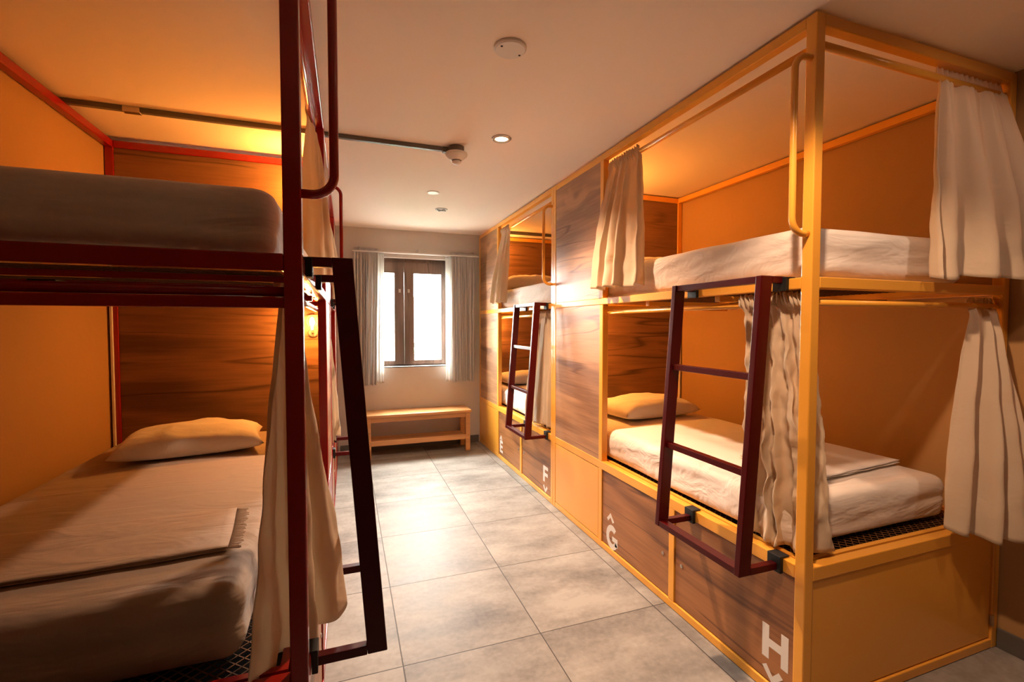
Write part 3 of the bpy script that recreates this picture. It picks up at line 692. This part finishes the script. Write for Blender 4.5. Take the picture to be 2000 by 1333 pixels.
# ------------------------------------------------------------------ bench
br = thing('bench', (.735, 5.12, 0), 'low pine bench with a shelf standing below the window', 'bench')
bx0, bx1, by0, by1 = .165, 1.30, 4.965, 5.295
obj('bench_top', B((bx0, bx1, by0, by1, .425, .455)), 'bench', br, bevel=.005)
for x in (bx0+.015, bx1-.065):
    for y in (by0+.015, by1-.065): obj('leg', B((x, x+.05, y, y+.05, 0, .425)), 'bench', br, bevel=.003)
for y in (by0+.022, by1-.055): obj('apron', B((bx0+.065, bx1-.065, y, y+.025, .375, .425)), 'bench', br, bevel=.002)
obj('shelf', B((bx0+.065, bx1-.065, by0+.025, by1-.03, .150, .170)), 'bench', br, bevel=.002)
obj('shelf_rail', B((bx0+.065, bx1-.065, by0+.015, by0+.0245, .130, .185)), 'bench', br, bevel=.002)

# ------------------------------------------------------------------ ceiling fittings
def downlight(x, y, on, label):
    r = thing('downlight', (x, y, H), label, 'ceiling light', 'recessed round downlights')
    bm = bmesh.new(); lathe(bm, (x, y, H), [(.056, -.0005), (.056, -.004), (.050, -.009), (.040, -.009), (.036, -.003), (.036, -.0008)], 36)
    obj('trim_ring', bm, 'steel', r, smooth=False)
    bm = bmesh.new(); lathe(bm, (x, y, H), [(.034, -.001), (.034, -.004), (.02, -.0085), (.004, -.010)], 28)
    obj('lens', bm, 'led' if on else 'white', r, smooth=True)
    if not on:
        for k in range(4):
            a = math.pi/2*k+.4; bm = bmesh.new()
            beam(bm, (x+.004*math.cos(a), y+.004*math.sin(a), H-.012), (x+.046*math.cos(a), y+.046*math.sin(a), H-.011), (-.008*math.sin(a), .008*math.cos(a), 0), (0, 0, .004)); obj('fin', bm, 'grey', r)
downlight(.840, 2.53, True, 'lit recessed downlight in the middle of the ceiling')
downlight(.830, 4.24, False, 'unlit recessed downlight with fins near the window wall')
downlight(.840, .77, True, 'recessed downlight above the camera, out of view')
downlight(2.0, .25, True, 'added downlight on the right, out of view, to light the front yellow bunk')
pr = thing('ceiling_plate', (.600, 1.700, H), 'round white blank plate with two screws on the ceiling', 'ceiling plate')
bm = bmesh.new(); lathe(bm, (.600, 1.700, H), [(.062, -.0003), (.062, -.008), (.056, -.013), (.001, -.014)], 40); obj('cover', bm, 'white', pr, smooth=False)
for dx, dy in ((-.040, -.018), (.043, .016)):
    bm = bmesh.new(); lathe(bm, (.600+dx, 1.700+dy, H-.0135), [(.0045, .001), (.0045, -.001), (.002, -.0015)], 12); obj('screw', bm, 'black', pr)
pr = thing('ceiling_plate', (.665, 3.73, H), 'small flush white plate on the ceiling between detector and window', 'ceiling plate')
bm = bmesh.new(); lathe(bm, (.665, 3.73, H), [(.048, -.0003), (.048, -.004), (.044, -.006), (.001, -.0065)], 32); obj('cover', bm, 'white', pr)
sd = thing('smoke_detector', (.628, 2.74, H), 'white smoke detector with a dark base at the end of the ceiling conduit', 'smoke detector')
bm = bmesh.new(); lathe(bm, (.628, 2.74, H), [(.045, -.0003), (.045, -.035), (.040, -.037)], 32); obj('mounting_base', bm, 'grey', sd)
bm = bmesh.new(); lathe(bm, (.628, 2.74, H), [(.030, -.037), (.064, -.038), (.066, -.046), (.060, -.056), (.036, -.076), (.030, -.080)], 40); obj('housing', bm, 'white', sd, smooth=True)
bm = bmesh.new(); lathe(bm, (.628, 2.74, H), [(.030, -.080), (.026, -.083), (.026, -.085)], 28); obj('vent_ring', bm, 'grey', sd)
bm = bmesh.new(); lathe(bm, (.628, 2.74, H), [(.026, -.085), (.028, -.089), (.024, -.097), (.012, -.103), (.001, -.104)], 28); obj('sensor_dome', bm, 'white', sd, smooth=True)
cd = thing('conduit', (-.3, 2.78, H), 'grey metal cable conduit running across the ceiling from the left wall to the smoke detector', 'conduit')
obj('channel', B((XWL+.001, .580, 2.762, 2.787, H-.024, H-.0005)), 'grey', cd, bevel=.002)
obj('coupler', B((-1.00, -.93, 2.758, 2.791, H-.029, H-.0006)), 'steel', cd, bevel=.002)
obj('end_connector', B((.552, .590, 2.757, 2.792, H-.030, H-.0006)), 'grey', cd, bevel=.002)
c2 = thing('conduit', (2.06, 5.0, H), 'dark cable conduit on the ceiling inside the far yellow upper bed', 'conduit')
obj('channel', B((XR+.05, XWR-.05, 4.97, 5.00, H-.030, H-.0005)), 'grey', c2, bevel=.002)

# ------------------------------------------------------------------ reading lamps on the headboards
AMB = (1.0, 0.41, 0.075)
def reading_lamp(x, y, z, label, energy):
    """y = face of the headboard; the lamp reaches out towards -Y"""
    r = thing('reading_lamp', (x, y, z), label, 'reading lamp', 'caged reading lamps on the headboards')
    bm = bmesh.new(); lathe(bm, (x, y, z-.06), [(.030, -.0005), (.030, -.008), (.024, -.013)], 24, 'y'); obj('wall_plate', bm, 'grey', r)
    bm = bmesh.new(); pts = [(x, y-.012, z-.06)] + arc((x, y-.045, z-.06), .045, 0, -math.pi/2, 1, (0, 1, 0), (0, 0, 1))[:0] + [(x, y-.045, z-.062), (x, y-.060, z-.058), (x, y-.068, z-.045)]
    tube(bm, pts, .006, 10); obj('arm', bm, 'grey', r, smooth=True)
    bm = bmesh.new(); lathe(bm, (x, y-.068, z-.045), [(.012, 0), (.013, .022), (.010, .028)], 18); obj('socket', bm, 'grey', r)
    bm = bmesh.new(); lathe(bm, (x, y-.068, z), [(.007, -.017), (.014, -.006), (.016, .006), (.013, .020), (.006, .034), (.001, .040)], 20); obj('bulb', bm, 'bulb', r, smooth=True)
    bm = bmesh.new()
    for k in range(6):
        a = 2*math.pi*k/6
        pts = [(x+rr*math.cos(a), y-.068+rr*math.sin(a), z+h) for rr, h in ((.013, -.020), (.026, -.008), (.030, .010), (.026, .034), (.010, .052))]
        tube(bm, pts, .0011, 5)
    obj('wire_cage', bm, 'grey', r, smooth=True)
    bm = bmesh.new(); lathe(bm, (x, y-.068, z+.052), [(.034, -.004), (.034, 0), (.012, .010), (.003, .012)], 24); obj('cap', bm, 'steel', r)
    l = light('lamp_glow', 'POINT', (x, y-.110, z-.004), energy, AMB, shadow_soft_size=.035)
    return r
yhL = Y0L+LL-.0325; yhR = Y0R+LR-.0325
reading_lamp(-.200, yhL, 1.405, 'lit reading lamp, bulb visible, on the front red bunk lower headboard', 15)
reading_lamp(-.235, yhL, 2.24, 'lit reading lamp on the upper headboard of the front red bunk, hidden behind the post', 14)
reading_lamp(XR+.12, yhR, 1.36, 'reading lamp on the lower headboard of the front yellow bunk, behind its side panel', 18)
reading_lamp(XR+.12, yhR, 2.24, 'reading lamp on the upper headboard of the front yellow bunk, behind its side panel', 18)
reading_lamp(XR+.12, Y2+LR-.0355, 1.36, 'reading lamp on the lower headboard of the far yellow bunk, hidden behind its side panel', 12)
reading_lamp(XR+.12, Y2+LR-.0355, 2.24, 'reading lamp on the far yellow upper headboard, hidden behind its side panel', 12)
reading_lamp(XL-.12, Y3+LL-.0355, 1.36, 'reading lamp on the lower headboard of the far red bunk, hidden from view', 9)
reading_lamp(XL-.12, Y3+LL-.0355, 2.24, 'reading lamp on the upper headboard of the far red bunk, hidden from view', 9)

# ------------------------------------------------------------------ outside the window
tag(obj('courtyard_wall', B((-3.5, 5.5, 8.4, 8.55, -.1, 1.9)), 'outwall'), 'pale courtyard wall beyond the window', 'wall')
tag(obj('courtyard_ground', B((-3.5, 5.5, YB+WT+.02, 9.5, -.15, -.1)), 'outwall'), 'pale ground outside the window', 'ground')
gr = thing('window_grille', (1.0, 6.55, .8), 'thin grey metal grille standing outside the window', 'grille')
bm = bmesh.new()
for x in [-.3+.115*i for i in range(20)]: addbox(bm, x-.003, x+.003, 6.55, 6.556, -.1, 1.36)
obj('bars', bm, 'grille', gr)
bm = bmesh.new()
for z in (.95, 1.20, 1.36): addbox(bm, -.31, 1.9, 6.548, 6.558, z-.004, z+.004)
obj('cross_rail', bm, 'grille', gr)
for i in range(2): obj('post', B(((-.33, 1.9)[i], (-.30, 1.93)[i], 6.54, 6.565, -.1, 1.40)), 'grille', gr)
def shrub(x, y, z0, r, hgt, n, label, seed):
    rnd = random.Random(seed); rt = thing('shrub', (x, y, z0), label, 'plant'); bm = bmesh.new(); bs = bmesh.new()
    for k in range(9):
        a = rnd.uniform(0, 6.28); e = rnd.uniform(.2, 1)*r; tube(bs, [(x, y, z0), (x+e*.5*math.cos(a), y+e*.5*math.sin(a), z0+hgt*.5), (x+e*math.cos(a), y+e*math.sin(a), z0+hgt*rnd.uniform(.75, 1))], [.01, .007, .003], 6)
    for k in range(n):
        a = rnd.uniform(0, 6.28); e = r*rnd.random()**.5; zz = z0 + hgt*rnd.uniform(.25, 1.02); c = Vector((x+e*math.cos(a), y+e*math.sin(a), zz))
        d = Vector((rnd.uniform(-1, 1), rnd.uniform(-1, 1), rnd.uniform(-.4, 1))).normalized(); u = d.cross(Vector((rnd.random(), rnd.random(), .3))).normalized(); l = rnd.uniform(.05, .10)
        v = [bm.verts.new(p) for p in (c, c+d*l*.5+u*l*.22, c+d*l, c+d*l*.5-u*l*.22)]; bm.faces.new(v)
    obj('foliage', bm, 'leaf', rt); obj('stem', bs, 'frame', rt)
shrub(1.15, 6.95, -.1, .26, 1.28, 900, 'green shrub outside behind the right window pane', 1)
shrub(.47, 7.0, -.1, .16, 1.25, 500, 'green shrub outside behind the left window pane', 2)
